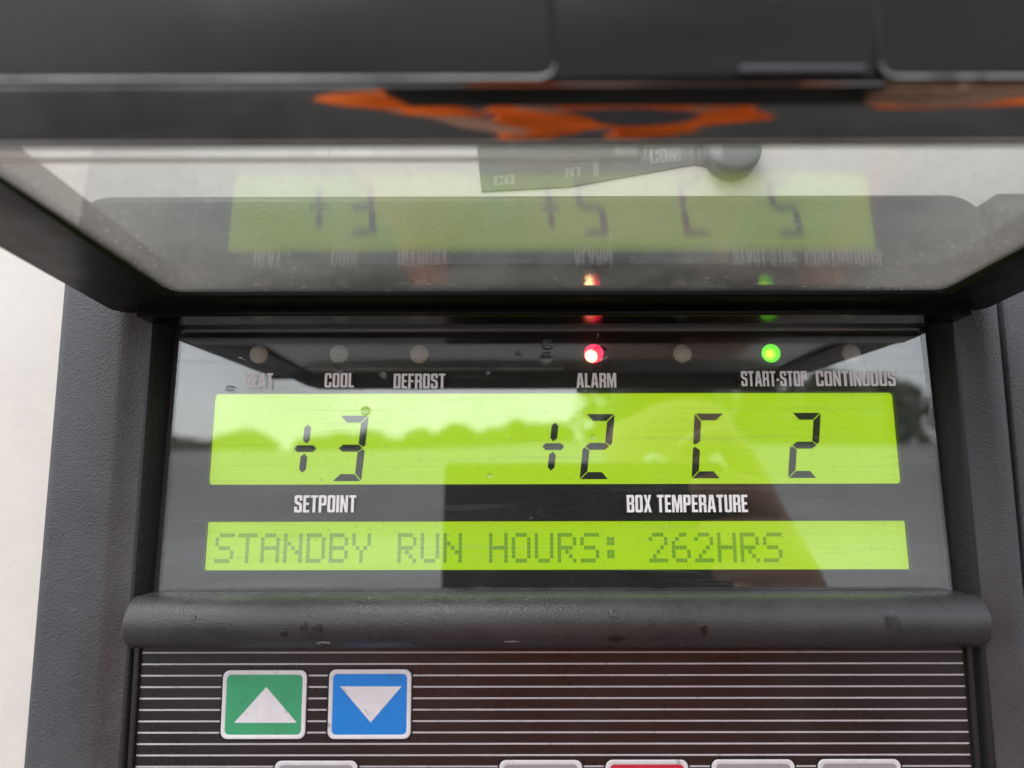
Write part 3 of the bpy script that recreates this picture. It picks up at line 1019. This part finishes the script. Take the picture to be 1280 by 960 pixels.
# the phone taking the picture: lens at the camera, body just behind it
ph = empty('phone', 'dark phone held sideways in front of the panel', 'phone', (38, -194, -16))
bm = bmesh.new()
tp = lambda x, y, z: (x, -192.6 + y - z * math.tan(PITCH) * .98, z)
box(bm, -38, 116, -8.5, 0, -55, 22, 3, xf=tp, seg=3)
part('phone_case', bm, M_PHONE, ph, smooth=40)
bm = bmesh.new()
n = 24
rs = [[(rr * math.cos(2 * math.pi * i / n), yy, rr * math.sin(2 * math.pi * i / n)) for i in range(n)] for rr, yy in ((6.5, -192.4), (6.5, -191.4), (5.8, -191.2), (5.2, -191.9))]
vr = loft(bm, rs, xf=lambda x, y, z: (x, y - z * .17, z))
F(bm, vr[-1])
part('camera_ring', bm, M_PHONE, ph, smooth=40)

# the person holding it: one continuous body, clothes, hair
per = empty('person', 'person in orange work clothes with a dark waist band holding a phone', 'person', (120, -620, GZ))
bx, by = 140, -600
B = {'pelvis': (bx, by, GZ + 930, (135, 105)), 'waist': (bx, by + 5, GZ + 1080, (130, 95)), 'chest': (bx, by + 8, GZ + 1270, (155, 105)), 'collar': (bx, by, GZ + 1420, (95, 70)),
     'neck': (bx + 10, by + 15, GZ + 1490, 56), 'jaw': (bx + 25, by + 45, GZ + 1555, (60, 72)), 'brow': (bx + 30, by + 40, GZ + 1630, (72, 90)), 'crown': (bx + 30, by + 25, GZ + 1700, (62, 75)),
     'shr': (bx + 185, by + 5, GZ + 1400, 62), 'elr': (bx + 235, by + 120, GZ + 1230, 46), 'fr': (bx + 130, by + 270, GZ + 1370, 38), 'wrr': (160, -232, -62, 27), 'palm': (139, -212, -30, (30, 19)),
     'shl': (bx - 185, by + 5, GZ + 1400, 62), 'ell': (bx - 310, by + 60, GZ + 1170, 46), 'wrl': (bx - 190, by + 210, GZ + 1010, 28), 'handl': (bx - 140, by + 250, GZ + 985, (34, 18)),
     'hipr': (bx + 95, by, GZ + 880, 95), 'knr': (bx + 120, by + 25, GZ + 500, 62), 'anr': (bx + 130, by, GZ + 95, 42), 'toer': (bx + 140, by + 140, GZ + 40, (45, 34)),
     'hipl': (bx - 95, by, GZ + 880, 95), 'knl': (bx - 130, by + 40, GZ + 500, 62), 'anl': (bx - 150, by + 15, GZ + 95, 42), 'toel': (bx - 165, by + 155, GZ + 40, (45, 34))}
E_ = [('pelvis', 'waist'), ('waist', 'chest'), ('chest', 'collar'), ('collar', 'neck'), ('neck', 'jaw'), ('jaw', 'brow'), ('brow', 'crown'), ('collar', 'shr'), ('shr', 'elr'), ('elr', 'fr'), ('fr', 'wrr'), ('wrr', 'palm'),
      ('collar', 'shl'), ('shl', 'ell'), ('ell', 'wrl'), ('wrl', 'handl'), ('pelvis', 'hipr'), ('hipr', 'knr'), ('knr', 'anr'), ('anr', 'toer'), ('pelvis', 'hipl'), ('hipl', 'knl'), ('knl', 'anl'), ('anl', 'toel')]
# fingers of the right hand wrap over the phone's back, thumb stays on its screen side
fing = (('index', (128, -197, 22), (112, -186, 36), (88, -183.5, 27), 8.5), ('middle', (133, -192, 4), (116, -183, 10), (92, -183, 6), 8.8),
        ('ring', (134, -188, -16), (117, -180.5, -14), (95, -181, -16), 8.3), ('little', (132, -186, -34), (118, -178.5, -34), (101, -179, -35), 7.2),
        ('thumb', (124, -215, -6), (110, -213, 4), (94, -211, 10), 10))
for nm, a, b, c, r in fing:
    B[nm + '1'] = (*a, r); B[nm + '2'] = (*b, r * .95); B[nm + '3'] = (*c, r * .75)
    E_ += [('palm', nm + '1'), (nm + '1', nm + '2'), (nm + '2', nm + '3')]
skin('body', B, E_, M_SKIN, per)


def creases(o, amount, size):
    """cloth folds: a procedural displacement along the garment's surface"""
    t = bpy.data.textures.new('cloth_folds', 'CLOUDS')
    t.noise_scale = size
    t.noise_depth = 4
    d = o.modifiers.new('folds', 'DISPLACE')
    d.texture = t
    d.texture_coords = 'LOCAL'
    d.strength = amount
    return o


def grow(keys, extra, cut=None):
    d = {}
    for k in keys:
        x, y, z, r = B[k]
        r = r if isinstance(r, tuple) else (r, r)
        d[k] = (x, y, z, (r[0] + extra, r[1] + extra))
    if cut:
        d.update(cut)
    return d


jk = grow(['waist', 'chest', 'collar', 'shr', 'elr', 'fr', 'shl', 'ell'], 14, {'cuffr': (bx + 118, by + 292, GZ + 1385, 46), 'cuffl': (bx - 212, by + 180, GZ + 1040, 42), 'hem': (bx, by, GZ + 920, (160, 130))})
creases(skin('jacket', jk, [('waist', 'chest'), ('chest', 'collar'), ('collar', 'shr'), ('shr', 'elr'), ('elr', 'fr'), ('fr', 'cuffr'), ('collar', 'shl'), ('shl', 'ell'), ('ell', 'cuffl'), ('waist', 'hem')], M_ORANGE, per, 3), .065, .07)
tr_ = grow(['pelvis', 'hipr', 'knr', 'hipl', 'knl'], 14, {'ar': (bx + 130, by, GZ + 130, 66), 'al': (bx - 150, by + 15, GZ + 130, 66)})
creases(skin('trousers', tr_, [('pelvis', 'hipr'), ('hipr', 'knr'), ('knr', 'ar'), ('pelvis', 'hipl'), ('hipl', 'knl'), ('knl', 'al')], M_ORANGE, per, 3), .07, .08)
for sx, a in ((1, 'r'), (-1, 'l')):
    x, y, z, _ = B['an' + a]; tx, ty, tz, _ = B['toe' + a]
    skin('boot', {'t': (x, y, z + 70, 60), 'a': (x, y, z, 58), 'h': (x, y - 10, GZ + 52, (50, 48)), 'e': (tx, ty, GZ + 46, (52, 40))}, [('t', 'a'), ('a', 'h'), ('h', 'e')], M_BOOT, per, 1)
# dark vest panel and belt
skin('waist_band', {'a': (bx - 70, by + 30, GZ + 925, (150, 138)), 'b': (bx + 10, by + 30, GZ + 965, (168, 142)), 'c': (bx + 80, by + 30, GZ + 1000, (140, 130))}, [('a', 'b'), ('b', 'c')], M_NAVY, per)
skin('hair', {'a': (bx + 30, by + 8, GZ + 1640, (76, 84)), 'b': (bx + 30, by + 12, GZ + 1705, (70, 80)), 'c': (bx + 30, by + 10, GZ + 1740, (45, 52))}, [('a', 'b'), ('b', 'c')], M_HAIR, per)
bm = bmesh.new()
fx, fy, fz = bx + 28, by + 128, GZ + 1592
for q, (dx, dy, dz_, sx, sy, sz) in enumerate(((0, 2, 0, 13, 22, 26), (0, -8, -48, 24, 9, 6))):
    t = bmesh.new()
    bmesh.ops.create_icosphere(t, subdivisions=2, radius=1)
    mp = {v: V(bm, fx + dx + v.co.x * sx, fy + dy + v.co.y * sy, fz + dz_ + v.co.z * sz) for v in t.verts}
    for f in t.faces:
        F(bm, [mp[v] for v in f.verts])
    t.free()
part('nose', bm, M_SKIN, per, smooth=60)
for sx in (-1, 1):
    bm = bmesh.new()
    t = bmesh.new()
    bmesh.ops.create_icosphere(t, subdivisions=2, radius=1)
    mp = {v: V(bm, fx + sx * 32 + v.co.x * 12, fy - 8 + v.co.y * 9, fz + 32 + v.co.z * 8) for v in t.verts}
    for f in t.faces:
        F(bm, [mp[v] for v in f.verts])
    t.free()
    part('eye', bm, M_KWHITE, per, smooth=60)
